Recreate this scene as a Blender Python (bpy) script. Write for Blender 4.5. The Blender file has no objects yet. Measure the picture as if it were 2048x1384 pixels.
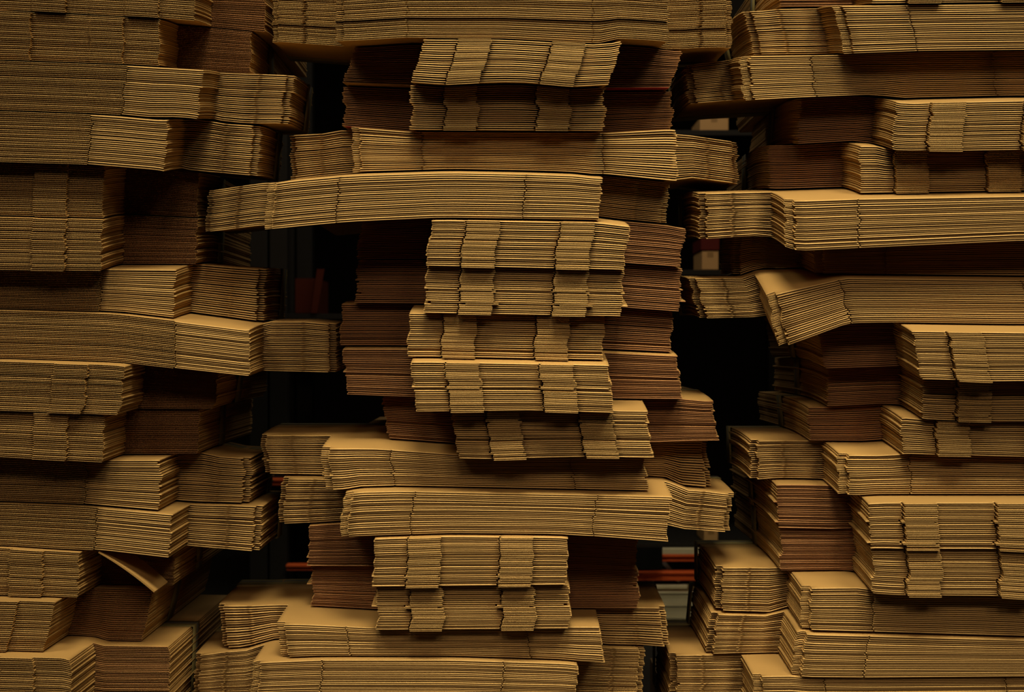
import bpy, math, random
import numpy as np

random.seed(7)
rng = np.random.RandomState(7)
scene = bpy.context.scene
col = scene.collection

# ------------------------------------------------------------------ camera, world, lights, exposure
D = 3.4                      # camera to the mean front plane of the stacks (y = 0)
F = 2844.4                   # focal length in pixels of the 2048 px wide frame (50 mm on 36 mm)
ZC = 1.25                    # camera height
cam = bpy.data.cameras.new('camera')
cam.lens = 50.0
cam.sensor_width = 36.0
cam.clip_start = 0.05
cam.clip_end = 60
cam.dof.use_dof = True
cam.dof.focus_distance = 3.42
cam.dof.aperture_fstop = 4.0
cam_o = bpy.data.objects.new('camera', cam)
cam_o.location = (0, -D, ZC)
cam_o.rotation_euler = (math.radians(90), 0, 0)
col.objects.link(cam_o)
scene.camera = cam_o

world = bpy.data.worlds.new('dim_warehouse')
scene.world = world
world.use_nodes = True
bg = world.node_tree.nodes['Background']
bg.inputs[0].default_value = (1.0, 0.72, 0.42, 1)
bg.inputs[1].default_value = 0.008


def area(name, loc, target, sx, sy, power, color):
    l = bpy.data.lights.new(name, 'AREA')
    l.shape = 'RECTANGLE'
    l.size = sx
    l.size_y = sy
    l.energy = power
    l.color = color
    o = bpy.data.objects.new(name, l)
    o.location = loc
    d = np.array(target, float) - np.array(loc, float)
    # aim -Z at the target
    from mathutils import Vector
    o.rotation_euler = Vector(d).to_track_quat('-Z', 'Y').to_euler()
    col.objects.link(o)
    return o


WARM = (1.0, 0.86, 0.52)
FILL = (1.0, 0.72, 0.44)  # redder tint of the added fill row
for lx, tx, tz, pw in ((2.0, 1.15, 0.5, 26), (0.1, 0.15, 0.55, 38), (-2.0, -0.95, 0.1, 17)):
    lamp = area('ceiling_and_fill_light', (lx, -1.65, 4.5), (tx, 0.0, tz), 1.2, 1.1, pw, WARM)
    lamp.data.spread = math.radians(62)
for lx, tx, pw in ((2.2, 1.0, 11), (0.0, 0.1, 13), (-2.2, -1.0, 8)):  # unseen fill row added behind the camera to lift shaded fronts and recesses
    lamp = area('ceiling_and_fill_light', (lx, -5.2, 4.6), (tx, 0.0, 0.7), 1.2, 1.1, pw, FILL)
    lamp.data.spread = math.radians(75)
area('rear_aisle_lamp_light', (0.2, 2.0, 3.4), (0.2, 3.1, 0.9), 2.4, 0.3, 24, (1.0, 0.86, 0.62))

scene.view_settings.view_transform = 'Standard'
scene.view_settings.look = 'None'
scene.view_settings.gamma = 1
scene.view_settings.use_curve_mapping = False
scene.view_settings.exposure = -0.86


# ------------------------------------------------------------------ materials
def nodes_of(m):
    m.use_nodes = True
    nt = m.node_tree
    return nt, nt.nodes, nt.links, nt.nodes['Principled BSDF']


def kraft(name, c, rough=0.85, vary=0.16):
    m = bpy.data.materials.new(name)
    nt, N, L, b = nodes_of(m)
    tc = N.new('ShaderNodeTexCoord')
    n1 = N.new('ShaderNodeTexNoise')
    n1.inputs['Scale'].default_value = 7.0
    n1.inputs['Detail'].default_value = 6.0
    n2 = N.new('ShaderNodeTexNoise')
    n2.inputs['Scale'].default_value = 420.0
    n2.inputs['Detail'].default_value = 3.0
    oi = N.new('ShaderNodeObjectInfo')
    L.new(tc.outputs['Object'], n1.inputs['Vector'])
    L.new(tc.outputs['Object'], n2.inputs['Vector'])
    a = N.new('ShaderNodeMath'); a.operation = 'ADD'
    L.new(n1.outputs['Fac'], a.inputs[0]); L.new(n2.outputs['Fac'], a.inputs[1])
    a2 = N.new('ShaderNodeMath'); a2.operation = 'MULTIPLY_ADD'
    L.new(oi.outputs['Random'], a2.inputs[0])
    a2.inputs[1].default_value = 0.9
    L.new(a.outputs[0], a2.inputs[2])
    mr = N.new('ShaderNodeMapRange')
    mr.inputs['From Min'].default_value = 0.6
    mr.inputs['From Max'].default_value = 2.3
    mr.inputs['To Min'].default_value = 1.0 - vary
    mr.inputs['To Max'].default_value = 1.0 + vary
    L.new(a2.outputs[0], mr.inputs['Value'])
    mx = N.new('ShaderNodeVectorMath'); mx.operation = 'SCALE'
    mx.inputs[0].default_value = c
    L.new(mr.outputs['Result'], mx.inputs['Scale'])
    L.new(mx.outputs['Vector'], b.inputs['Base Color'])
    b.inputs['Roughness'].default_value = rough
    b.inputs['Specular IOR Level'].default_value = 0.2
    return m


def plain(name, c, rough=0.6, metal=0.0, noise=0.12, scale=14):
    m = bpy.data.materials.new(name)
    nt, N, L, b = nodes_of(m)
    tc = N.new('ShaderNodeTexCoord')
    n1 = N.new('ShaderNodeTexNoise'); n1.inputs['Scale'].default_value = scale
    n1.inputs['Detail'].default_value = 5
    L.new(tc.outputs['Object'], n1.inputs['Vector'])
    mr = N.new('ShaderNodeMapRange')
    mr.inputs['To Min'].default_value = 1 - noise
    mr.inputs['To Max'].default_value = 1 + noise
    L.new(n1.outputs['Fac'], mr.inputs['Value'])
    mx = N.new('ShaderNodeVectorMath'); mx.operation = 'SCALE'
    mx.inputs[0].default_value = c
    L.new(mr.outputs['Result'], mx.inputs['Scale'])
    L.new(mx.outputs['Vector'], b.inputs['Base Color'])
    b.inputs['Specular IOR Level'].default_value = 0.1
    b.inputs['Roughness'].default_value = rough
    b.inputs['Metallic'].default_value = metal
    return m


M_KRAFT = kraft('kraft_cardboard', (0.37, 0.22, 0.078))
M_EDGE = kraft('frayed_cut_edge', (0.64, 0.41, 0.165))
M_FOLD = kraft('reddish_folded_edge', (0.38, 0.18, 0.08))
M_STRAP = plain('olive_woven_strap', (0.20, 0.165, 0.07), 0.6)
M_BLUE = plain('blue_strap_thread', (0.02, 0.06, 0.20), 0.5)
M_RED = plain('dark_red_print', (0.22, 0.012, 0.012), 0.6)
M_ORANGE = plain('orange_rack_paint', (0.75, 0.13, 0.035), 0.45)
M_STEEL = plain('grey_rack_steel', (0.35, 0.34, 0.30), 0.5)
M_CREAM = plain('cream_crate_plastic', (0.62, 0.55, 0.38), 0.5)
M_RUST = plain('reddish_brown_carton', (0.07, 0.014, 0.006), 0.8)
M_TAN = kraft('tan_carton', (0.52, 0.31, 0.13))
M_WOOD = plain('pallet_wood', (0.30, 0.20, 0.11), 0.85, noise=0.3, scale=9)
M_DARK = plain('dark_rack_steel', (0.02, 0.018, 0.016), 0.6)
M_MAROON = plain('dark_maroon_carton', (0.10, 0.015, 0.012), 0.8)
M_BLACK = plain('black_cloth', (0.006, 0.006, 0.006), 0.95)
M_TAPE = plain('brown_packing_tape', (0.34, 0.20, 0.08), 0.35)
M_WALL = plain('dark_block_wall', (0.012, 0.010, 0.009), 0.9)
M_FLOOR = plain('worn_concrete', (0.05, 0.045, 0.04), 0.8, noise=0.25, scale=3)
M_WHITE = plain('white_paper', (0.75, 0.72, 0.66), 0.7)


def mesh_obj(name, V, polys, mats, parent=None, midx=None):
    """V (n,3) array; polys (m,4) quads or list of index lists"""
    me = bpy.data.meshes.new(name)
    if isinstance(polys, np.ndarray):
        nf = len(polys)
        me.vertices.add(len(V))
        me.vertices.foreach_set('co', np.ascontiguousarray(V, dtype=np.float32).ravel())
        me.loops.add(nf * 4)
        me.loops.foreach_set('vertex_index', np.ascontiguousarray(polys, dtype=np.int32).ravel())
        me.polygons.add(nf)
        me.polygons.foreach_set('loop_start', np.arange(0, nf * 4, 4, dtype=np.int32))
        me.update(calc_edges=True)
    else:
        me.from_pydata([tuple(v) for v in V], [], polys)
    for m in mats:
        me.materials.append(m)
    if midx is not None:
        me.polygons.foreach_set('material_index', np.asarray(midx, dtype=np.int32))
    o = bpy.data.objects.new(name, me)
    col.objects.link(o)
    if parent is not None:
        o.parent = parent
    return o


def tag(o, label=None, cat=None, group=None, kind=None):
    if label: o['label'] = label
    if cat: o['category'] = cat
    if group: o['group'] = group
    if kind: o['kind'] = kind
    return o


def empty(name, loc):
    o = bpy.data.objects.new(name, None)
    o.empty_display_size = 0.1
    o.location = loc
    col.objects.link(o)
    return o


def box_data(x0, x1, y0, y1, z0, z1):
    V = [(x0, y0, z0), (x1, y0, z0), (x1, y1, z0), (x0, y1, z0), (x0, y0, z1), (x1, y0, z1), (x1, y1, z1), (x0, y1, z1)]
    P = [(0, 3, 2, 1), (4, 5, 6, 7), (0, 1, 5, 4), (1, 2, 6, 5), (2, 3, 7, 6), (3, 0, 4, 7)]
    return V, P


def boxes(name, lst, mat, parent=None, bevel=0.0):
    V, P = [], []
    for b in lst:
        v, p = box_data(*b)
        k = len(V)
        V += v
        P += [tuple(i + k for i in q) for q in p]
    o = mesh_obj(name, V, P, [mat], parent)
    if bevel:
        md = o.modifiers.new('bevel', 'BEVEL')
        md.width = bevel
        md.segments = 2
    return o


def wx(px, y):               # world x of a pixel column on the plane at depth y
    return (px - 1024.0) * (D + y) / F


def wz(py, y):               # height of a pixel row on the plane at depth y
    return ZC - (py - 692.0) * (D + y) / F


# ------------------------------------------------------------------ the setting
o = boxes('floor', [(-4, 4, -5, 8.5, -0.05, 0.0)], M_FLOOR); tag(o, kind='structure')
o = boxes('wall_back', [(-4, 4, 8.5, 8.6, 0, 4.0)], M_WALL); tag(o, kind='structure')

# ------------------------------------------------------------------ bundle data
# Each stack from the top down. kind A: narrow front panel with two small tabs, wider body 0.19 m behind it;
# kind B: wide front panel with creases, wider body behind it.
A_W, A_EXT = 0.465, 0.184
B_W, B_EXT = 0.790, 0.182
REC = 0.19
BACK = 0.92
YS = 0.55                    # where the sag of the overhanging front begins

SAG = {
    'L': ([-0.75, -0.10, 0.20, 0.80], [0.0, 0.012, 0.048, 0.050]),
    'C': ([-0.95, -0.70, -0.60, 0.0, 0.80], [0.0, 0.022, 0.034, 0.045, 0.042]),
    'R': ([-0.95, -0.70, 0.0, 0.40, 0.80], [0.0, 0.040, 0.045, 0.066, 0.066]),
}


def sag(c, z, y):
    a = np.interp(z - ZC, SAG[c][0], SAG[c][1])
    t = np.clip((YS - y) / YS, 0, None)
    return a * t * t


# kind, front depth, reference edge ('l'/'r', px at top, px at bottom), front top, front bottom, body top, body bottom
L = [
    ('A', 0.00, ('r', 390, 388), [(0, -78), (390, -60)], [(0, 20), (318, 37), (390, 43)], None, [(540, 66)]),
    ('A', 0.00, ('r', 319, 318), [(0, 21), (318, 38)], [(0, 117), (120, 118), (318, 129)], [(482, 62)], [(482, 140)]),
    ('B', -0.04, ('r', 407, 395), [(0, 120), (137, 125), (250, 129), (407, 138)], [(0, 219), (170, 226), (243, 229), (395, 239)], [(437, 143), (575, 148)], [(429, 241), (575, 250)]),
    ('B', -0.05, ('r', 337, 326), [(0, 221), (170, 227), (240, 231), (310, 238), (337, 242)], [(0, 325), (170, 330), (326, 343)], [(372, 243), (522, 250)], [(371, 342), (522, 355)]),
    ('A', 0.00, ('r', 207, 205), [(0, 327), (205, 337)], [(0, 431), (205, 436)], [(245, 342), (395, 350)], [(239, 429), (395, 434)]),
    ('A', -0.02, ('r', 205, 200), [(0, 433), (205, 438)], [(0, 539), (200, 541)], [(239, 431), (395, 436)], [(237, 522), (395, 529)]),
    ('B', 0.05, ('r', 354, 345), [(0, 540), (232, 535), (357, 540)], [(0, 616), (230, 621), (345, 638)], [(393, 527), (535, 537)], [(390, 625), (530, 640)]),
    ('B', 0.02, ('r', 498, 499), [(0, 617), (230, 624), (342, 637), (478, 654), (498, 658)], [(0, 710), (250, 725), (328, 734), (499, 753)], [(547, 636), (666, 646)], [(520, 735), (665, 747)]),
    ('A', -0.04, ('r', 251, 237), [(0, 719), (250, 727)], [(0, 822), (237, 831)], [(273, 729), (425, 738)], [(261, 809), (425, 819)]),
    ('A', -0.03, ('r', 207, 203), [(0, 824), (207, 834)], [(0, 915), (203, 926)], [(245, 817), (388, 822)], [(239, 900), (388, 908)]),
    ('B', 0.05, ('r', 322, 317), [(0, 912), (215, 916), (322, 926)], [(0, 1004), (150, 1009), (317, 1026)], [(350, 909), (500, 914)], [(346, 1000), (497, 1009)]),
    ('B', 0.03, ('r', 346, 340), [(0, 1005), (160, 1011), (346, 1027)], [(0, 1093), (200, 1102), (340, 1118)], [(373, 1002), (515, 1010)], [(370, 1089), (515, 1106)]),
    ('A', 0.01, ('r', 157, 153), [(0, 1094), (157, 1104)], [(0, 1190), (153, 1196)], [(186, 1094), (337, 1100)], [(186, 1166), (337, 1172)]),
    ('A', -0.04, ('r', 109, 84), [(0, 1199), (109, 1202)], [(0, 1297), (84, 1301)], [(138, 1172), (291, 1178)], [(138, 1272), (291, 1278)]),
    ('A', -0.09, ('r', 140, 134), [(0, 1311), (140, 1315)], [(0, 1440), (140, 1440)], [(191, 1290), (340, 1292)], [(191, 1400), (340, 1400)]),
]
C = [
    ('B', -0.03, ('l', 672, 668), [(690, -22), (820, -30), (1000, -32), (1200, -30), (1357, -20)], [(690, 84), (820, 76), (1000, 73), (1200, 75), (1357, 86)], [(545, -10), (1490, -10)], [(545, 84), (1490, 95)]),
    ('A', -0.05, ('l', 850, 822), [(850, 77), (1000, 77), (1245, 90)], [(822, 167), (890, 172), (959, 168), (1033, 166), (1082, 170), (1145, 176), (1214, 172)], [(702, 92), (1363, 100)], [(683, 167), (1347, 177)]),
    ('A', 0.02, ('l', 821, 824), [(822, 168), (1210, 173)], [(824, 262), (1210, 264)], [(676, 168), (1325, 178)], [(672, 253), (1322, 261)]),
    ('B', 0.06, ('l', 703, 705), [(703, 256), (900, 260), (1210, 260), (1300, 263), (1358, 270)], [(705, 342), (850, 340), (1040, 342), (1210, 350), (1363, 366)], [(578, 268), (1362, 266), (1490, 284)], [(578, 350), (1362, 355), (1488, 371)]),
    ('B', -0.05, ('l', 534, 527), [(536, 368), (560, 363), (600, 358), (700, 349), (900, 343), (1054, 346), (1150, 349), (1204, 356)], [(527, 462), (541, 461), (600, 455), (700, 446), (850, 439), (1060, 437), (1197, 447)], [(423, 379), (520, 364), (1215, 353), (1352, 367)], [(420, 466), (520, 453), (1215, 441), (1350, 456)]),
    ('A', -0.06, ('l', 863, 853), [(863, 438), (1000, 440), (1200, 443), (1252, 450)], [(853, 534), (1245, 542)], [(717, 440), (1373, 452)], [(711, 520), (1370, 536)]),
    ('A', -0.04, ('l', 854, 848), [(853, 535), (1245, 543)], [(848, 628), (1241, 635)], [(717, 522), (1373, 538)], [(711, 608), (1367, 626)]),
    ('A', -0.01, ('l', 820, 817), [(820, 622), (1208, 636)], [(817, 716), (1207, 722)], [(684, 606), (1338, 627)], [(681, 693), (1335, 707)]),
    ('A', -0.05, ('l', 822, 832), [(822, 720), (1213, 727)], [(832, 825), (1060, 822), (1223, 827)], [(684, 696), (1340, 709)], [(688, 791), (1345, 800)]),
    ('A', 0.00, ('l', 905, 918), [(905, 822), (1230, 818), (1297, 818)], [(918, 919), (985, 920), (1050, 918), (1170, 915), (1300, 917)], [(750, 788), (1395, 800)], [(757, 877), (1397, 883)]),
    ('B', 0.07, ('l', 645, 648), [(660, 887), (790, 884), (900, 886), (1300, 892)], [(660, 982), (787, 978), (915, 980), (1024, 985), (1312, 1002)], [(523, 857), (640, 858), (1320, 884), (1445, 891)], [(519, 949), (640, 951), (1320, 972), (1444, 981)]),
    ('B', 0.03, ('l', 690, 678), [(711, 982), (800, 980), (1300, 990), (1354, 991)], [(698, 1075), (840, 1070), (1000, 1067), (1100, 1070), (1200, 1075), (1345, 1086)], [(550, 955), (680, 957), (1365, 978), (1461, 984)], [(539, 1051), (680, 1046), (1362, 1060), (1459, 1067)]),
    ('A', 0.02, ('l', 748, 746), [(748, 1075), (900, 1070), (1132, 1072)], [(746, 1175), (1137, 1171)], [(612, 1050), (1261, 1047)], [(614, 1134), (1266, 1137)]),
    ('A', 0.04, ('l', 752, 755), [(752, 1176), (1138, 1172)], [(755, 1260), (1140, 1257)], [(621, 1137), (1268, 1139)], [(624, 1213), (1268, 1218)]),
    ('B', 0.07, ('l', 552, 562), [(553, 1224), (700, 1221), (1150, 1228), (1199, 1231)], [(573, 1317), (696, 1313), (1000, 1316), (1212, 1326)], [(446, 1209), (540, 1209), (1215, 1206), (1345, 1207)], [(448, 1305), (550, 1301), (1215, 1291), (1352, 1297)]),
    ('B', 0.05, ('l', 503, 500), [(515, 1322), (640, 1317), (900, 1317), (1153, 1325)], [(515, 1440), (1155, 1440)], [(397, 1304), (490, 1300), (1170, 1293), (1294, 1296)], [(397, 1400), (1300, 1400)]),
]
R = [
    ('A', -0.02, ('l', 1745, 1742), [(1745, -88), (2048, -92)], [(1745, 9), (2048, 6)], [(1589, -75)], [(1592, 15)]),
    ('B', -0.02, ('l', 1672, 1692), [(1672, 14), (1693, 12), (1830, 9), (2048, 6)], [(1692, 110), (1714, 109), (1850, 104), (2048, 102)], [(1502, 20), (1640, 16)], [(1515, 111), (1660, 103)]),
    ('B', 0.06, ('l', 1485, 1490), [(1490, 113), (1512, 110), (1650, 104), (2048, 102)], [(1490, 203), (1600, 197), (1780, 190), (2048, 186)], [(1351, 130), (1470, 123)], [(1350, 212), (1470, 204)]),
    ('A', -0.05, ('l', 1792, 1785), [(1792, 206), (1860, 203), (2048, 199)], [(1785, 304), (1854, 303), (1919, 304), (2048, 302)], [(1601, 200), (1740, 197)], [(1596, 290), (1735, 282)]),
    ('A', 0.02, ('l', 1722, 1720), [(1720, 294), (2048, 302)], [(1720, 388), (1790, 386), (2048, 386)], [(1539, 289), (1685, 286)], [(1534, 376), (1685, 370)]),
    ('B', -0.04, ('l', 1572, 1573), [(1572, 396), (1594, 397), (1717, 393), (2048, 388)], [(1573, 496), (1596, 501), (1717, 495), (2048, 480)], [(1394, 385), (1543, 381)], [(1394, 481), (1543, 471)]),
    ('B', 0.08, ('l', 1632, 1632), [(1632, 485), (2048, 475)], [(1632, 548), (2048, 549)], [(1467, 481), (1600, 478)], [(1467, 541), (1620, 545)]),
    ('B', 0.03, ('l', 1536, 1560), [(1540, 555), (1688, 552), (1720, 553), (2048, 557)], [(1560, 650), (1700, 648), (1720, 646), (2048, 643)], [(1380, 555), (1500, 554)], [(1392, 639), (1520, 636)]),
    ('A', -0.06, ('l', 1826, 1842), [(1826, 657), (2048, 660)], [(1842, 760), (1910, 762), (1975, 765), (2048, 764)], [(1652, 660), (1790, 648)], [(1656, 739), (1789, 735)]),
    ('A', 0.00, ('l', 1845, 1847), [(1845, 762), (2048, 765)], [(1847, 841), (1910, 843), (1978, 845), (2048, 845)], [(1657, 741), (1790, 737)], [(1658, 815), (1792, 808)]),
    ('A', 0.02, ('l', 1802, 1808), [(1802, 828), (2048, 846)], [(1807, 909), (1871, 912), (1934, 913), (2048, 916)], [(1620, 795), (1755, 800)], [(1621, 883), (1755, 884)]),
    ('B', 0.05, ('l', 1681, 1684), [(1681, 901), (1705, 906), (1830, 906), (2048, 912)], [(1684, 990), (1708, 993), (1825, 990), (2048, 993)], [(1500, 871), (1638, 880)], [(1504, 962), (1638, 964)]),
    ('A', -0.01, ('l', 1736, 1741), [(1736, 1003), (2048, 1003)], [(1741, 1098), (1810, 1100), (1985, 1100), (2048, 1103)], [(1557, 967), (1690, 968)], [(1563, 1058), (1700, 1061)]),
    ('A', 0.00, ('l', 1745, 1747), [(1745, 1100), (2048, 1104)], [(1747, 1190), (1815, 1193), (1995, 1194), (2048, 1198)], [(1563, 1061), (1700, 1064)], [(1568, 1143), (1701, 1141)]),
    ('B', 0.05, ('l', 1606, 1606), [(1607, 1169), (1628, 1174), (1740, 1177), (2048, 1192)], [(1606, 1255), (1628, 1260), (1754, 1266), (2048, 1274)], [(1433, 1128), (1577, 1134)], [(1433, 1215), (1577, 1224)]),
    ('B', 0.04, ('l', 1595, 1587), [(1596, 1260), (1617, 1265), (1740, 1268), (2048, 1276)], [(1587, 1350), (1610, 1354), (1734, 1355), (2048, 1352)], [(1415, 1225), (1559, 1229)], [(1413, 1310), (1559, 1306)]),
    ('B', 0.05, ('l', 1508, 1508), [(1508, 1331), (1530, 1336), (1610, 1345), (2048, 1354)], [(1508, 1440), (2048, 1440)], [(1354, 1295), (1488, 1300)], [(1354, 1400), (1488, 1400)]),
]

# a few body ends that stop short so neighbouring stacks clear each other (side, pixel column)
TRIM = {('R', 5): ('l', 1400), ('C', 5): ('r', 1366), ('C', 6): ('r', 1361), ('R', 6): ('l', 1469), ('R', 2): ('l', 1378), ('C', 1): ('r', 1353), ('L', 0): ('r', 530), ('R', 7): ('l', 1390)}

XS = np.arange(-1.9, 1.9001, 0.005)


def smooth(v, s):
    k = int(s * 3 / 0.005)
    g = np.exp(-0.5 * (np.arange(-k, k + 1) * 0.005 / s) ** 2)
    g /= g.sum()
    return np.convolve(np.pad(v, k, mode='edge'), g, mode='valid')


PALLET_TOP = 0.29


class Bundle:
    pass


def prepare(c, rows):
    out = []
    for kind, yf, ref, ft, fb, bt, bb in rows:
        b = Bundle()
        b.c, b.kind, b.yf = c, kind, yf
        yb = yf + REC
        W, E = (A_W, A_EXT) if kind == 'A' else (B_W, B_EXT)
        mid = 0.5 * (ref[1] + ref[2])
        b.lean = (ref[1] - ref[2]) * (D + yf) / F         # top minus bottom
        xe = wx(mid, yf)
        b.x0 = xe if ref[0] == 'l' else xe - W
        b.x1 = b.x0 + W
        b.b0, b.b1 = b.x0 - E, b.x1 + E
        trim = TRIM.get((c, len(out)))
        if trim:
            if trim[0] == 'l': b.b0 = wx(trim[1], yb)
            else: b.b1 = wx(trim[1], yb)

        def prof(fp, bp):
            pts = []
            for px, py in fp:
                z = wz(py, yf)
                pts.append((wx(px, yf), z + sag(c, z, yf)))
            lo, hi = min(p[0] for p in pts), max(p[0] for p in pts)
            lo2, hi2 = min(lo, b.x0 + 0.02), max(hi, b.x1 - 0.02)
            for px, py in (bp or []):
                x, z = wx(px, yb), wz(py, yb)
                if lo2 < x < hi2:
                    continue
                pts.append((x, z + sag(c, z, yb)))
            pts.sort()
            xs = [p[0] for p in pts]
            zs = [p[1] for p in pts]
            return smooth(np.interp(XS, xs, zs), 0.012)
        b.zt = prof(ft, bt)
        b.zb = prof(fb, bb)
        out.append(b)
    # shared surfaces between neighbours, then a slit for the straps
    for u, l in zip(out[:-1], out[1:]):
        cov = (XS > max(u.b0, l.b0) - 0.02) & (XS < min(u.b1, l.b1) + 0.02)
        w = smooth(cov.astype(float), 0.02)
        if u.yf <= l.yf:
            l.zt = l.zt * (1 - w) + u.zb * w
        else:
            hid = cov & (XS > u.x0) & (XS < u.x1) & ((XS < l.x0) | (XS > l.x1))    # upper front hides the lower body
            wh = np.minimum(smooth(hid.astype(float), 0.02), w)
            l.zt = l.zt * (1 - wh) + u.zb * wh
            u.zb = u.zb * (1 - (w - wh)) + l.zt * (w - wh)
        gap = u.zb - l.zt
        l.zt = np.where((gap < 0), l.zt + gap, l.zt)
    lo = out[-1]
    lo.zb = np.full_like(XS, PALLET_TOP + 0.0005)
    for b in out:
        b.zt = b.zt - (0.0033 if (c, out.index(b)) == ('R', 15) else 0.0018)
        b.zb = b.zb + 0.0018
        i = (XS > b.x0) & (XS < b.x1)
        b.h = float((b.zt - b.zb)[i].mean())
        b.n = max(8, int(round(b.h / 0.00475)))
    return out


def plan(b):
    """x / y stations, occupancy and edge style of one die-cut sheet, relative to the bundle front"""
    x0, x1, b0, b1 = b.x0, b.x1, b.b0, b.b1
    tabs, notches = [], []
    px = 1.1955e-3
    if b.kind == 'A':
        for t0, t1 in ((69, 134), (254, 319)):
            tabs.append((x0 + t0 * px, x0 + t1 * px))
            notches.append((x0 + (t0 - 3.5) * px, x0 + t0 * px, 0.012))
        step = None
    else:
        step = (x0, x0 + 17 * px)
        for cpx in (143, x1 / px - x0 / px - 150):
            notches.append((x0 + (cpx - 1.3) * px, x0 + (cpx + 1.3) * px, 0.004))
    xs = [b0, b1, x0, x1, b0 + 0.082, b1 - 0.082, b0 + 0.075, b0 + 0.089, b1 - 0.075, b1 - 0.089, b0 + 0.016, b1 - 0.016, b0 + 0.24, b1 - 0.24, x0 + 0.01, x1 - 0.01]
    for t in tabs: xs += list(t)
    for n in notches: xs += [n[0], n[1]]
    if step: xs += list(step)
    for v in np.arange(b0, b1, 0.045): xs.append(v)
    xs = sorted(xs)
    ux = [xs[0]]
    hard = set([b0, b1, x0, x1, b0 + 0.082, b1 - 0.082, b0 + 0.075, b0 + 0.089, b1 - 0.075, b1 - 0.089, b0 + 0.016, b1 - 0.016] + [v for t in tabs for v in t] + [v for n in notches for v in n[:2]] + (list(step) if step else []))
    for v in xs[1:]:
        if v - ux[-1] < 0.0025:
            if v in hard and ux[-1] not in hard:
                ux[-1] = v
            elif v in hard and v - ux[-1] > 1e-6:
                ux.append(v)
            continue
        ux.append(v)
    X = np.array(ux)
    if b.kind == 'A':
        Y = np.array([-0.013, -0.004, 0.0, 0.010, 0.035, 0.07, 0.12, REC, REC + 0.010, 0.27, 0.38, 0.55, BACK])
    else:
        Y = np.array([0.0, 0.004, 0.010, 0.018, 0.028, 0.07, 0.12, REC, REC + 0.010, REC + 0.022, 0.27, 0.36, 0.44, 0.55, BACK])

    def front_of(xc):
        if xc < x0 or xc > x1:
            if b.kind == 'B' and (xc < b0 + 0.016 or xc > b1 - 0.016):
                return REC + 0.022
            return REC
        if step and step[0] < xc < step[1]:
            return 0.018
        for t in tabs:
            if t[0] < xc < t[1]:
                return -0.013
        for n in notches:
            if n[0] < xc < n[1]:
                return n[2]
        return 0.0
    xc = 0.5 * (X[1:] + X[:-1])
    fr = np.array([front_of(v) for v in xc])
    yc = 0.5 * (Y[1:] + Y[:-1])
    occ = yc[None, :] > fr[:, None]
    if b.kind == 'B':                                # the wide middle of the cross-shaped blank ends, its back is narrower
        wide = (xc > b0 + 0.24) & (xc < b1 - 0.24)
        occ &= wide[:, None] | (yc[None, :] < (0.44 if (b.c, b.index) == ('R', 6) else 0.55))

    def fluted(v):
        if step and step[0] < v < step[1]: return True
        for t in tabs:
            if t[0] < v < t[1]: return True
        if b.style == 'F': return True
        if b.style == 'E':                       # left stack: fluted except the end panel of the wide fronts
            return not (b.kind == 'B' and v > x1 - 0.182)
        return False
    return X, Y, occ, fr, fluted


T = 0.76                                         # board thickness in units of the pitch
LIN = 0.15                                       # liner thickness in units of the pitch
PINCH = 0.44
TF = 0.93


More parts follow.
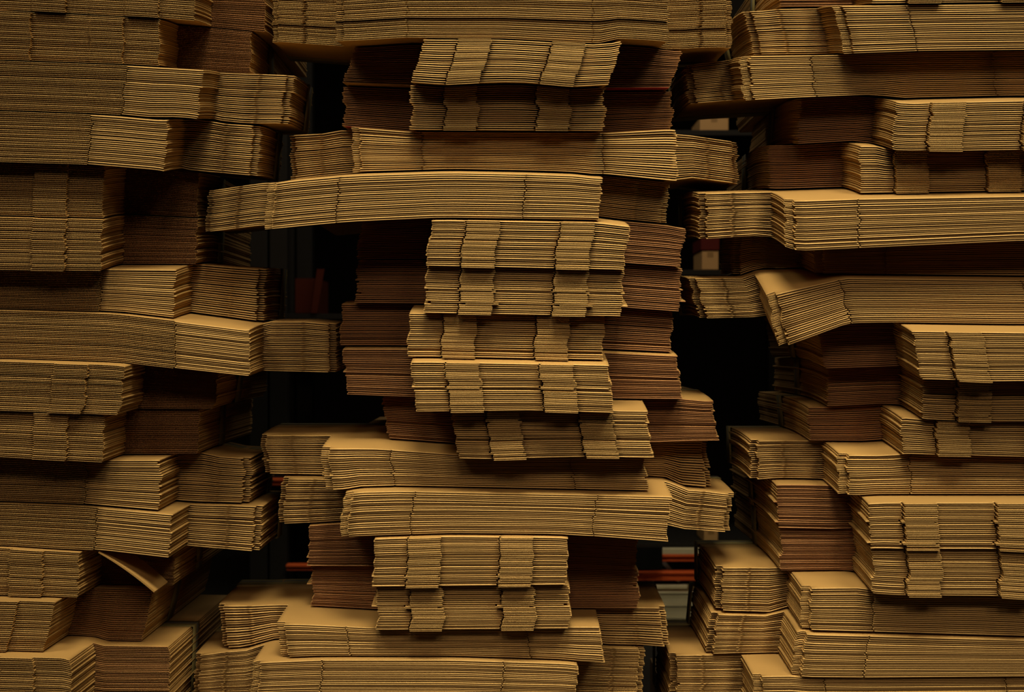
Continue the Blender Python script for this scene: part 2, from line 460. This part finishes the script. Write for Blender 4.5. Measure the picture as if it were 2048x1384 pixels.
def sheet_template(b):
    X, Y, occ, fr, fluted = plan(b)
    nx, ny = len(X), len(Y)
    VX, VY, VD = [], [], []
    Fq = []
    # thickness at the grid nodes: pinched along crushed front edges
    th = np.full((nx, ny), T)
    for i in range(nx):
        cells = [k for k in (i - 1, i) if 0 <= k < nx - 1]
        for k in cells:
            xc = 0.5 * (X[k] + X[k + 1])
            if not fluted(xc):
                j = int(np.argmin(np.abs(Y - fr[k])))
                th[i, j] = PINCH
                th[i, j + 1] = min(th[i, j + 1], 0.60)
    for i in range(nx):                           # nodes shared with a fluted cell keep full thickness
        for k in (i - 1, i):
            if 0 <= k < nx - 1 and fluted(0.5 * (X[k] + X[k + 1])):
                j = int(np.argmin(np.abs(Y - fr[k])))
                th[i, j] = TF
    slant = np.zeros((nx, ny))                    # the upper lip of a cut edge is pressed back by the die
    for i in range(nx):
        for k in (i - 1, i):
            if 0 <= k < nx - 1:
                j = int(np.argmin(np.abs(Y - fr[k])))
                slant[i, j] = max(slant[i, j], 0.0006 if fluted(0.5 * (X[k] + X[k + 1])) else 0.0022)
    if b.kind == 'B':                             # raised glue seam on the body edges
        jb = int(np.argmin(np.abs(Y - REC)))
        for i in range(nx):
            if abs(X[i] - (b.b0 + 0.082)) < 1e-6 or abs(X[i] - (b.b1 - 0.082)) < 1e-6:
                slant[i, jb] = -0.0035
    used = np.zeros((nx, ny), bool)
    for i in range(nx - 1):
        for j in range(ny - 1):
            if occ[i, j]:
                used[i:i + 2, j:j + 2] = True
    it = -np.ones((nx, ny), int)
    ib = -np.ones((nx, ny), int)
    for i in range(nx):
        for j in range(ny):
            if used[i, j]:
                it[i, j] = len(VX); VX.append(X[i]); VY.append(Y[j] + slant[i, j]); VD.append(th[i, j] / 2)
                ib[i, j] = len(VX); VX.append(X[i]); VY.append(Y[j]); VD.append(-th[i, j] / 2)

    def nv(x, y, d):
        VX.append(x); VY.append(y); VD.append(d)
        return len(VX) - 1
    runs = []
    cut = set()
    for i in range(nx - 1):
        for j in range(ny - 1):
            if not occ[i, j]:
                continue
            Fq.append((it[i, j], it[i + 1, j], it[i + 1, j + 1], it[i, j + 1]))
            Fq.append((ib[i, j], ib[i, j + 1], ib[i + 1, j + 1], ib[i + 1, j]))
            if i == 0 or not occ[i - 1, j]:
                Fq.append((it[i, j], it[i, j + 1], ib[i, j + 1], ib[i, j]))
            if i == nx - 2 or not occ[i + 1, j]:
                Fq.append((it[i + 1, j], ib[i + 1, j], ib[i + 1, j + 1], it[i + 1, j + 1]))
            if j == ny - 2 or not occ[i, j + 1]:
                Fq.append((it[i, j + 1], it[i + 1, j + 1], ib[i + 1, j + 1], ib[i, j + 1]))
            if j == 0 or not occ[i, j - 1]:
                xa, xb, y = X[i], X[i + 1], Y[j]
                if not fluted(0.5 * (xa + xb)):
                    cut.add(len(Fq))
                    Fq.append((it[i, j], ib[i, j], ib[i + 1, j], it[i + 1, j]))
                else:
                    q = TF / 2 - (0.24 if b.style == 'P' else LIN)
                    yi = y + 0.009
                    a, c_ = nv(xa, y, q), nv(xb, y, q)
                    d, e = nv(xa, yi, q), nv(xb, yi, q)
                    a2, c2 = nv(xa, y, -q), nv(xb, y, -q)
                    d2, e2 = nv(xa, yi, -q), nv(xb, yi, -q)
                    cut.update((len(Fq), len(Fq) + 1))
                    Fq.append((it[i, j], a, c_, it[i + 1, j]))
                    Fq.append((a2, ib[i, j], ib[i + 1, j], c2))
                    Fq.append((a, d, e, c_))
                    Fq.append((a2, c2, e2, d2))
                    Fq.append((d, d2, e2, e))
                    if runs and abs(runs[-1][1] - xa) < 1e-9 and runs[-1][2] == y:
                        runs[-1][1] = xb
                    else:
                        runs.append([xa, xb, y])
    runs.sort(key=lambda r: (r[2], r[0]))
    merged = []
    for r in runs:
        if merged and merged[-1][2] == r[2] and abs(merged[-1][1] - r[0]) < 1e-9:
            merged[-1][1] = r[1]
        else:
            merged.append(list(r))
    fl = 0.0033
    q = TF / 2 - (0.24 if b.style == 'P' else LIN)
    for xa, xb, y in merged:
        m = max(2, int(round((xb - xa) / fl)))
        p0 = p1 = None
        for k in range(m + 1):
            x = xa + (xb - xa) * k / m
            dz = q if k % 2 else -q
            n0, n1 = nv(x, y + 0.0018, dz), nv(x, y + 0.009, dz)
            if k:
                Fq.append((p0, n0, n1, p1))
            p0, p1 = n0, n1
    mi = np.zeros(len(Fq), np.int32)
    mi[sorted(cut)] = 1
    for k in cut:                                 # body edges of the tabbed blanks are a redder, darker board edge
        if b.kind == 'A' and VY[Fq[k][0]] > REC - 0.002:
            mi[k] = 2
    return np.array(VX), np.array(VY), np.array(VD), np.array(Fq, dtype=np.int32), mi


def surf(b, x, frac):
    return np.interp(x, XS, b.zt) * (1 - frac) + np.interp(x, XS, b.zb) * frac


STRAP_Y = {'L': REC + 0.25, 'C': REC + 0.28, 'R': REC + 0.34}


def make_strap(b, root, off):
    if (b.c, b.index) == ('R', 6):
        return
    """woven band around the body of the bundle, olive with a blue edge thread"""
    w, t, sd = 0.075, 0.0006, 0.004
    pts = []
    for x in np.linspace(b.b0 - sd, b.b1 + sd, 200):
        pts.append((x + b.lean / 2, np.interp(x + b.lean / 2, XS, b.zt) - 0.0004))
    for x in np.linspace(b.b1 + sd, b.b0 - sd, 200):
        pts.append((x - b.lean / 2, np.interp(x - b.lean / 2, XS, b.zb) + 0.0004))
    y0 = b.yf + STRAP_Y[b.c]
    ys = [0, 0.60 * w, 0.68 * w, w]
    V, P, MI = [], [], []
    m = len(pts)
    cz = sum(p[1] for p in pts) / m
    cx = 0.5 * (b.b0 + b.b1)
    for x, z in pts:
        for s in (0, 1):
            for dy in ys:
                y = y0 + dy
                zz = z - float(sag(b.c, z, y)) + s * t * (1 if z > cz else -1)
                V.append((x + s * t * (1 if x > cx else -1) * (abs(x - cx) > (b.b1 - b.b0) / 2 - 0.02) - off[0], y - off[1], zz - off[2]))
    for i in range(m):
        j = (i + 1) % m
        for k in range(3):
            P.append((i * 8 + 4 + k, i * 8 + 5 + k, j * 8 + 5 + k, j * 8 + 4 + k)); MI.append(1 if k == 1 else 0)
            P.append((i * 8 + k, j * 8 + k, j * 8 + 1 + k, i * 8 + 1 + k)); MI.append(0)
        P.append((i * 8, i * 8 + 4, j * 8 + 4, j * 8)); MI.append(0)
        P.append((i * 8 + 3, j * 8 + 3, j * 8 + 7, i * 8 + 7)); MI.append(0)
    o = mesh_obj('strap', np.array(V), np.array(P, dtype=np.int32), [M_STRAP, M_BLUE], root, MI)
    o['label'] = 'olive woven strap with a blue edge thread'
    return o


GROUP = 'strapped bundles of flattened cardboard boxes'


def build_bundle(b, label):
    cx = 0.5 * (b.x0 + b.x1)
    zb = float(np.interp(cx, XS, b.zb))
    off = np.array([cx, b.yf + 0.4, zb])
    root = empty('cardboard_bundle', tuple(off))
    tag(root, label, 'bundle', GROUP)
    VX, VY, VD, Fq, MI = sheet_template(b)
    walk, walky = 0.0, 0.0
    for i in range(b.n):
        f = (i + 0.5) / b.n
        walk = 0.72 * walk + rng.normal(0, 0.0019)
        walky = 0.6 * walky + rng.normal(0, 0.0005)
        jx = walk + (rng.normal(0, 0.004) if rng.rand() < 0.08 else 0)
        jy = walky + (abs(rng.normal(0, 0.002)) if rng.rand() < 0.05 else 0)
        rot = rng.normal(0, 0.0010)
        if (b.c, b.index) == ('C', 0) and i == int(b.n * 0.6):
            jy, rot = -0.005, 0.0
        x = VX + b.lean * (0.5 - f) + jx
        y = VY + b.yf + jy + rot * (VX - cx)
        zt, zbm = np.interp(x, XS, b.zt), np.interp(x, XS, b.zb)
        pitch = (zt - zbm) / b.n
        zm = zt * (1 - f) + zbm * f
        wob = 0.07 * np.sin(VX * rng.uniform(4, 11) + rng.uniform(0, 6.28)) + rng.normal(0, 0.03)
        edge = (0.0 if i in (0, b.n - 1) else 1.0)
        z = zm - sag(b.c, zm, y) + (VD + wob * edge) * pitch
        if (b.c, b.index) == ('R', 7):                    # left end panel bent down along its crease
            xc = b.x0 + 0.176
            z = z - (0.037 + 0.026 * f) * np.clip((xc - x) / 0.176, 0, 1) * np.clip((b.yf + REC - y) / REC, 0, 1)
        V = np.stack([x - off[0], y - off[1], z - off[2]], axis=1)
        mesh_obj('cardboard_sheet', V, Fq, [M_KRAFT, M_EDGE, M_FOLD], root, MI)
    make_strap(b, root, off)
    b.root, b.off = root, off
    return root


stacks = {'L': prepare('L', L), 'C': prepare('C', C), 'R': prepare('R', R)}
for c in stacks:
    for k, b in enumerate(stacks[c]):
        b.style = 'E' if c == 'L' else 'P'
        if c == 'C' and k == 0:
            b.style = 'F'

LABELS = {
'L': [
 'tabbed cardboard bundle cut off by the top edge of the left stack',
 'tabbed cardboard bundle second from top of the left stack, dark recess at its right',
 'upper of two wide creased cardboard bundles under the left stack\'s top tabbed pair',
 'lower of two wide creased cardboard bundles under the left stack\'s top tabbed pair',
 'upper tabbed bundle of the pair midway up the left stack, shaded along its top',
 'lower tabbed bundle of the pair midway up the left stack, bright line along its top',
 'wide cardboard bundle seventh from top of left stack, left half in deep shadow',
 'wide cardboard bundle reaching furthest right in the left stack, eighth from its top',
 'tabbed cardboard bundle right below the left stack\'s furthest reaching wide bundle',
 'tabbed cardboard bundle tenth from top of the left stack, resting on a wide bundle',
 'wide cardboard bundle resting on the one with the loose hanging flap, left stack',
 'wide cardboard bundle with one loose flap hanging from its bottom sheet, left stack',
 'tabbed cardboard bundle left of the hanging loose flap in the left stack',
 'tabbed cardboard bundle second from the bottom of the left stack',
 'lowest cardboard bundle of the left stack, pale top, in the bottom left corner'],
'C': [
 'wide dim cardboard bundle at top edge of middle stack with one bright sheet line',
 'tabbed cardboard bundle slanting left under the topmost wide bundle of the middle stack',
 'shaded tabbed bundle under the slanting tabbed one near the middle stack\'s top',
 'wide bundle fourth from top of middle stack, front centre shaded, ends lit',
 'brightest wide bundle of middle stack, left end sagging far over the dark gap',
 'tabbed bundle directly under the bright sagging wide bundle of the middle stack',
 'tabbed cardboard bundle seventh from top of the middle stack, ragged left edge',
 'tabbed cardboard bundle eighth from top of the middle stack, set left of the seventh',
 'tabbed cardboard bundle ninth from top of the middle stack, bright strip of top showing',
 'tabbed cardboard bundle tenth from top of middle stack, set right of those above it',
 'wide bundle eleventh from top of middle stack, shaded by the right-shifted tabbed bundle',
 'wide bundle twelfth from top of middle stack, resting on the low bright tabbed pair',
 'upper tabbed bundle of the low pair in the middle stack, brightly lit',
 'lower tabbed bundle of the low pair in the middle stack, top part shaded',
 'wide bundle carrying the low tabbed pair of the middle stack, second from bottom',
 'lowest wide bundle of the middle stack, cut off by the bottom edge'],
'R': [
 'sliver of cardboard bundle along the top right edge, topmost in the right stack',
 'wide cardboard bundle second from top of the right stack, lit along its front',
 'wide cardboard bundle third from top of the right stack, mostly shaded',
 'bright tabbed cardboard bundle fourth from top of the right stack',
 'shaded tabbed bundle fifth from top of right stack, jutting left of the bright one',
 'bright wide bundle sixth from top of right stack, above the darkest set-back one',
 'darkest wide bundle of right stack, set back between two wide bundles',
 'wide cardboard bundle whose left end bends sharply down in the right stack',
 'brightest tabbed bundle of right stack, just under the bent wide bundle',
 'dim tabbed bundle tenth from top of right stack, under the brightest tabbed one',
 'tabbed bundle eleventh from top of right stack, resting on a wide bundle',
 'wide bundle twelfth from top of right stack, resting on the low tabbed pair',
 'upper bundle of the low tabbed pair in the right stack, pale top showing',
 'lower bundle of the low tabbed pair in the right stack',
 'wide bundle carrying the low tabbed pair of right stack, third from bottom',
 'wide cardboard bundle second from the bottom of the right stack',
 'lowest wide cardboard bundle of the right stack, at the bottom edge'],
}
for c in stacks:
    for k, b in enumerate(stacks[c]):
        b.index = k
        build_bundle(b, LABELS[c][k])


# ------------------------------------------------------------------ pallets that carry the stacks (below the frame)
def pallet(x0, x1, y0, y1, z, label):
    root = empty('wooden_pallet', ((x0 + x1) / 2, (y0 + y1) / 2, z))
    tag(root, label, 'pallet', 'wooden pallets under the stacks')
    ox, oy = (x0 + x1) / 2, (y0 + y1) / 2
    n = 7
    w = (y1 - y0) / (n + (n - 1) * 0.35)
    for i in range(n):
        ya = y0 + i * w * 1.35
        boxes('deck_board', [(x0 - ox, x1 - ox, ya - oy, ya + w - oy, 0.122, 0.144)], M_WOOD, root)
    for i in range(3):
        xa = x0 + i * (x1 - x0 - 0.1) / 2
        boxes('stringer', [(xa - ox, xa + 0.1 - ox, y0 - oy, y1 - oy, 0.022, 0.122)], M_WOOD, root)
    for i in range(3):
        ya = y0 + i * (y1 - y0 - 0.1) / 2
        boxes('bottom_board', [(x0 - ox, x1 - ox, ya - oy, ya + 0.1 - oy, 0.0, 0.022)], M_WOOD, root)


for c in stacks:
    b = stacks[c][-1]
    x0, x1 = b.b0 + 0.02, b.b1 - 0.02
    for k in range(2):
        pallet(x0, x1, 0.12, 0.98, 0.145 * k, ('upper' if k else 'lower') + ' wooden pallet under the ' + {'L': 'left', 'C': 'middle', 'R': 'right'}[c] + ' stack')


# ------------------------------------------------------------------ details on single bundles
def loose_flap():
    """bottom sheet's end panel of the left stack bundle, creased and hanging down"""
    b = stacks['L'][11]
    hx = wx(197, b.yf)
    V, P = [], []
    nx, ny = 8, 8
    t = 0.004
    for s in (0, 1):
        for i in range(nx + 1):
            for j in range(ny + 1):
                u = i / nx * 0.166
                y = b.yf + 0.004 + (0.150 - 0.02 * (i / nx)) * j / ny
                z0 = np.interp(hx, XS, b.zb) - float(sag('L', np.interp(hx, XS, b.zb), y)) - 0.003
                ang = 0.62 + 0.02 * math.sin(3 * j / ny) - 0.10 * (1 - i / nx)
                x = hx + u * math.cos(ang) - s * t * math.sin(ang)
                z = z0 - u * math.sin(ang) - s * t * math.cos(ang)
                V.append((x - b.off[0], y - b.off[1], z - b.off[2]))
    m = (nx + 1) * (ny + 1)

    def idx(s, i, j): return s * m + i * (ny + 1) + j
    for i in range(nx):
        for j in range(ny):
            P.append((idx(0, i, j), idx(0, i + 1, j), idx(0, i + 1, j + 1), idx(0, i, j + 1)))
            P.append((idx(1, i, j), idx(1, i, j + 1), idx(1, i + 1, j + 1), idx(1, i + 1, j)))
    for i in range(nx):
        P.append((idx(0, i, 0), idx(1, i, 0), idx(1, i + 1, 0), idx(0, i + 1, 0)))
        P.append((idx(0, i, ny), idx(0, i + 1, ny), idx(1, i + 1, ny), idx(1, i, ny)))
    for j in range(ny):
        P.append((idx(0, nx, j), idx(1, nx, j), idx(1, nx, j + 1), idx(0, nx, j + 1)))
        P.append((idx(0, 0, j), idx(0, 0, j + 1), idx(1, 0, j + 1), idx(1, 0, j)))
    o = mesh_obj('loose_flap', V, P, [M_KRAFT], b.root)
    o['label'] = 'loose cardboard flap hanging down at an angle'


loose_flap()


def red_slip(b, xa, xb):
    """dark red printed slip showing under the last sheet of a bundle's body"""
    V, P = [], []
    xs = np.linspace(xa, xb, 14)
    y0 = b.yf + REC - 0.004
    for x in xs:
        for dy in (0.0, 0.06):
            for dz in (0.0006, -0.0008):
                z = float(np.interp(x, XS, b.zb))
                V.append((x - b.off[0], y0 + dy - b.off[1], z - float(sag(b.c, z, y0 + dy)) + dz - b.off[2]))
    for i in range(len(xs) - 1):
        a, c_ = i * 4, i * 4 + 4
        P += [(a, a + 1, c_ + 1, c_), (a, c_, c_ + 2, a + 2), (a + 1, a + 3, c_ + 3, c_ + 1), (a + 2, c_ + 2, c_ + 3, a + 3)]
    e = (len(xs) - 1) * 4
    P += [(0, 2, 3, 1), (e, e + 1, e + 3, e + 2)]
    o = mesh_obj('printed_slip', V, P, [M_RED], b.root)
    o['label'] = 'dark red printed slip'


bb = stacks['C'][1]
red_slip(bb, bb.x1 - bb.lean / 2 + 0.01, bb.b1 - 0.02)
bb = stacks['C'][2]
red_slip(bb, bb.b0 + 0.004, bb.b0 + 0.05)

# ------------------------------------------------------------------ rack with goods seen through the gaps
YR = 3.0


def rx(px): return wx(px, YR)


def rz(py): return wz(py, YR)


rack = empty('pallet_rack', (0, YR, 0))
tag(rack, 'orange beamed pallet rack seen blurred through the gaps behind the stacks', 'rack')
for px in (515, 555, 1000, 1620):
    for yy in (0.0, 0.8):
        boxes('upright', [(rx(px) - 0.04, rx(px) + 0.04, yy + 0.02, yy + 0.10, 0, 3.2)], M_DARK, rack, 0.004)
BEAMS = [(1000, 1620, 1107, 1122), (1000, 1620, 1141, 1160), (574, 1000, 1127, 1140), (515, 1000, 956, 970)]
for a, c_, t_, b_ in BEAMS:
    boxes('beam', [(rx(a), rx(c_), -0.02, 0.02, rz(b_), rz(t_)), (rx(a), rx(c_), -0.035, -0.02, rz(t_ + 5), rz(t_))], M_ORANGE, rack, 0.003)
for a, c_, t_ in ((1000, 1620, 1089), (1000, 1620, 539), (1000, 1620, 258), (515, 1000, 627), (515, 1000, 881)):
    boxes('deck', [(rx(a), rx(c_), 0.03, 0.85, rz(t_) - 0.025, rz(t_))], M_DARK, rack, 0.002)
for xa, za, xb, zb_ in ((1326, 1124, 1362, 1167), (1300, 1146, 1312, 1164)):
    P0, P1 = np.array((rx(xa), rz(za))), np.array((rx(xb), rz(zb_)))
    d = (P1 - P0) / np.linalg.norm(P1 - P0)
    nrm = np.array((-d[1], d[0])) * 0.009
    V = []
    for yy in (0.05, 0.075):
        for p, s_ in ((P0, 1), (P0, -1), (P1, -1), (P1, 1)):
            q = p + nrm * s_
            V.append((q[0], yy, q[1]))
    mesh_obj('brace', V, [(0, 1, 2, 3), (7, 6, 5, 4), (0, 4, 5, 1), (1, 5, 6, 2), (2, 6, 7, 3), (3, 7, 4, 0)], [M_STEEL], rack)


def carton(name, px0, px1, py0, py1, depth, mat, label, cat, y=YR + 0.06, z0=None):
    x0, x1 = wx(px0, y), wx(px1, y)
    z1 = wz(py0, y)
    z0 = rz(py1) + 0.002 if z0 is None else z0
    root = empty(name, ((x0 + x1) / 2, y + depth / 2, z0))
    w, h = (x1 - x0) / 2, z1 - z0
    tag(root, label, cat)
    boxes('body', [(-w, w, -depth / 2, depth / 2, 0, h)], mat, root, 0.003)
    boxes('flap', [(-w, -0.0008, -depth / 2, depth / 2, h, h + 0.003), (0.0008, w, -depth / 2, depth / 2, h, h + 0.003)], mat, root)
    if mat is not M_TAN:
        return
    boxes('tape_strip', [(-0.014, 0.014, -depth / 2 - 0.0006, -depth / 2, h * 0.7, h), (-0.014, 0.014, -depth / 2, depth / 2, h + 0.003, h + 0.0036)], M_TAPE, root)


carton('carton', 1400, 1457, 237, 258, 0.3, M_TAN, 'tan carton on the rack seen in the upper gap right of the middle stack', 'box')
carton('carton', 1404, 1437, 504, 539, 0.3, M_TAN, 'tan carton on the rack in the gap beside the middle stack at mid height', 'box')
carton('carton', 1402, 1439, 478, 499.5, 0.3, M_MAROON, 'dark maroon carton lying on top of the tan rack carton', 'box')
carton('carton', 1408, 1436, 1062, 1089, 0.25, M_TAN, 'small tan carton in the low gap beside the right stack', 'box')
carton('carton', 590, 634, 558, 627, 0.4, M_RUST, 'reddish brown carton in the dark gap between left and middle stacks', 'box')
carton('carton', 577, 606, 864, 881, 0.2, M_WHITE, 'small white carton in the gap low between the left and middle stacks', 'box')

# leaning board by the reddish carton
Vb = []
for yy in (YR + 0.02, YR + 0.04):
    for px, py in ((622, 626), (634, 626), (649, 538), (634, 538)):
        Vb.append((wx(px, yy), yy, wz(py, yy)))
o = mesh_obj('leaning_board', np.array(Vb), [(0, 1, 2, 3), (7, 6, 5, 4), (0, 4, 5, 1), (1, 5, 6, 2), (2, 6, 7, 3), (3, 7, 4, 0)], [M_RUST])
tag(o, 'narrow reddish board leaning against the reddish brown carton', 'board')

# black cloth hanging from the low deck in front of the beams
V, P = [], []
for s_ in (0, 1):
    for i in range(13):
        for j in range(5):
            yy = YR - 0.075 - 0.006 * math.sin(i * 1.1) * (j / 4) - 0.003 * s_
            V.append((wx(1238 + 87 * i / 12, yy), yy, rz(1090) + (wz(1136 + 4 * i / 12, yy) - rz(1090)) * j / 4))
for i in range(12):
    for j in range(4):
        a = i * 5 + j
        P.append((a, a + 1, a + 6, a + 5)); P.append((65 + a, 65 + a + 5, 65 + a + 6, 65 + a + 1))
for i in range(12):
    P.append((i * 5, i * 5 + 5, 65 + i * 5 + 5, 65 + i * 5)); P.append((i * 5 + 4, 65 + i * 5 + 4, 65 + i * 5 + 9, i * 5 + 9))
for j in range(4):
    P.append((j, 65 + j, 66 + j, j + 1)); P.append((60 + j, 61 + j, 126 + j, 125 + j))
o = mesh_obj('hanging_cloth', V, P, [M_BLACK])
tag(o, 'black cloth hanging in front of the orange beams in the low right gap', 'cloth')

# pale plank on the right bay's beam and pale crates on the floor below it
o = boxes('pale_plank', [(rx(1300), rx(1420), YR - 0.03, YR + 0.02, rz(1106.8), rz(1096))], M_CREAM, None, 0.002)
tag(o, 'pale plank lying along the upper orange beam in the low gap', 'plank')
o = boxes('pale_plank', [(rx(1270), rx(1372), YR - 0.06, YR - 0.04, rz(1173), rz(1166))], M_CREAM, None, 0.002)
tag(o, 'pale plank across the top of the white crates below the orange beams', 'plank')
zc = 0.0
for k in range(3):
    h = (rz(1174) - 0.0) / 3 - 0.001
    root = empty('plastic_crate', (rx(1350), YR - 0.02, zc))
    tag(root, ['bottom', 'middle', 'top'][k] + ' crate of the pale plastic stack in the low right gap', 'crate', 'pale plastic crates on the floor')
    W2 = 0.13
    boxes('wall_panel', [(-W2, W2, -0.10, -0.09, 0, h * 0.86), (-W2, W2, 0.09, 0.10, 0, h * 0.86), (-W2, -W2 + 0.01, -0.09, 0.09, 0, h * 0.86), (W2 - 0.01, W2, -0.09, 0.09, 0, h * 0.86), (-W2 + 0.01, W2 - 0.01, -0.09, 0.09, 0, 0.006)], M_CREAM, root)
    boxes('rim', [(-W2 - 0.006, W2 + 0.006, -0.106, -0.088, h * 0.86, h), (-W2 - 0.006, W2 + 0.006, 0.088, 0.106, h * 0.86, h), (-W2 - 0.006, -W2 + 0.012, -0.088, 0.088, h * 0.86, h), (W2 - 0.012, W2 + 0.006, -0.088, 0.088, h * 0.86, h)], M_CREAM, root)
    zc += h + 0.001
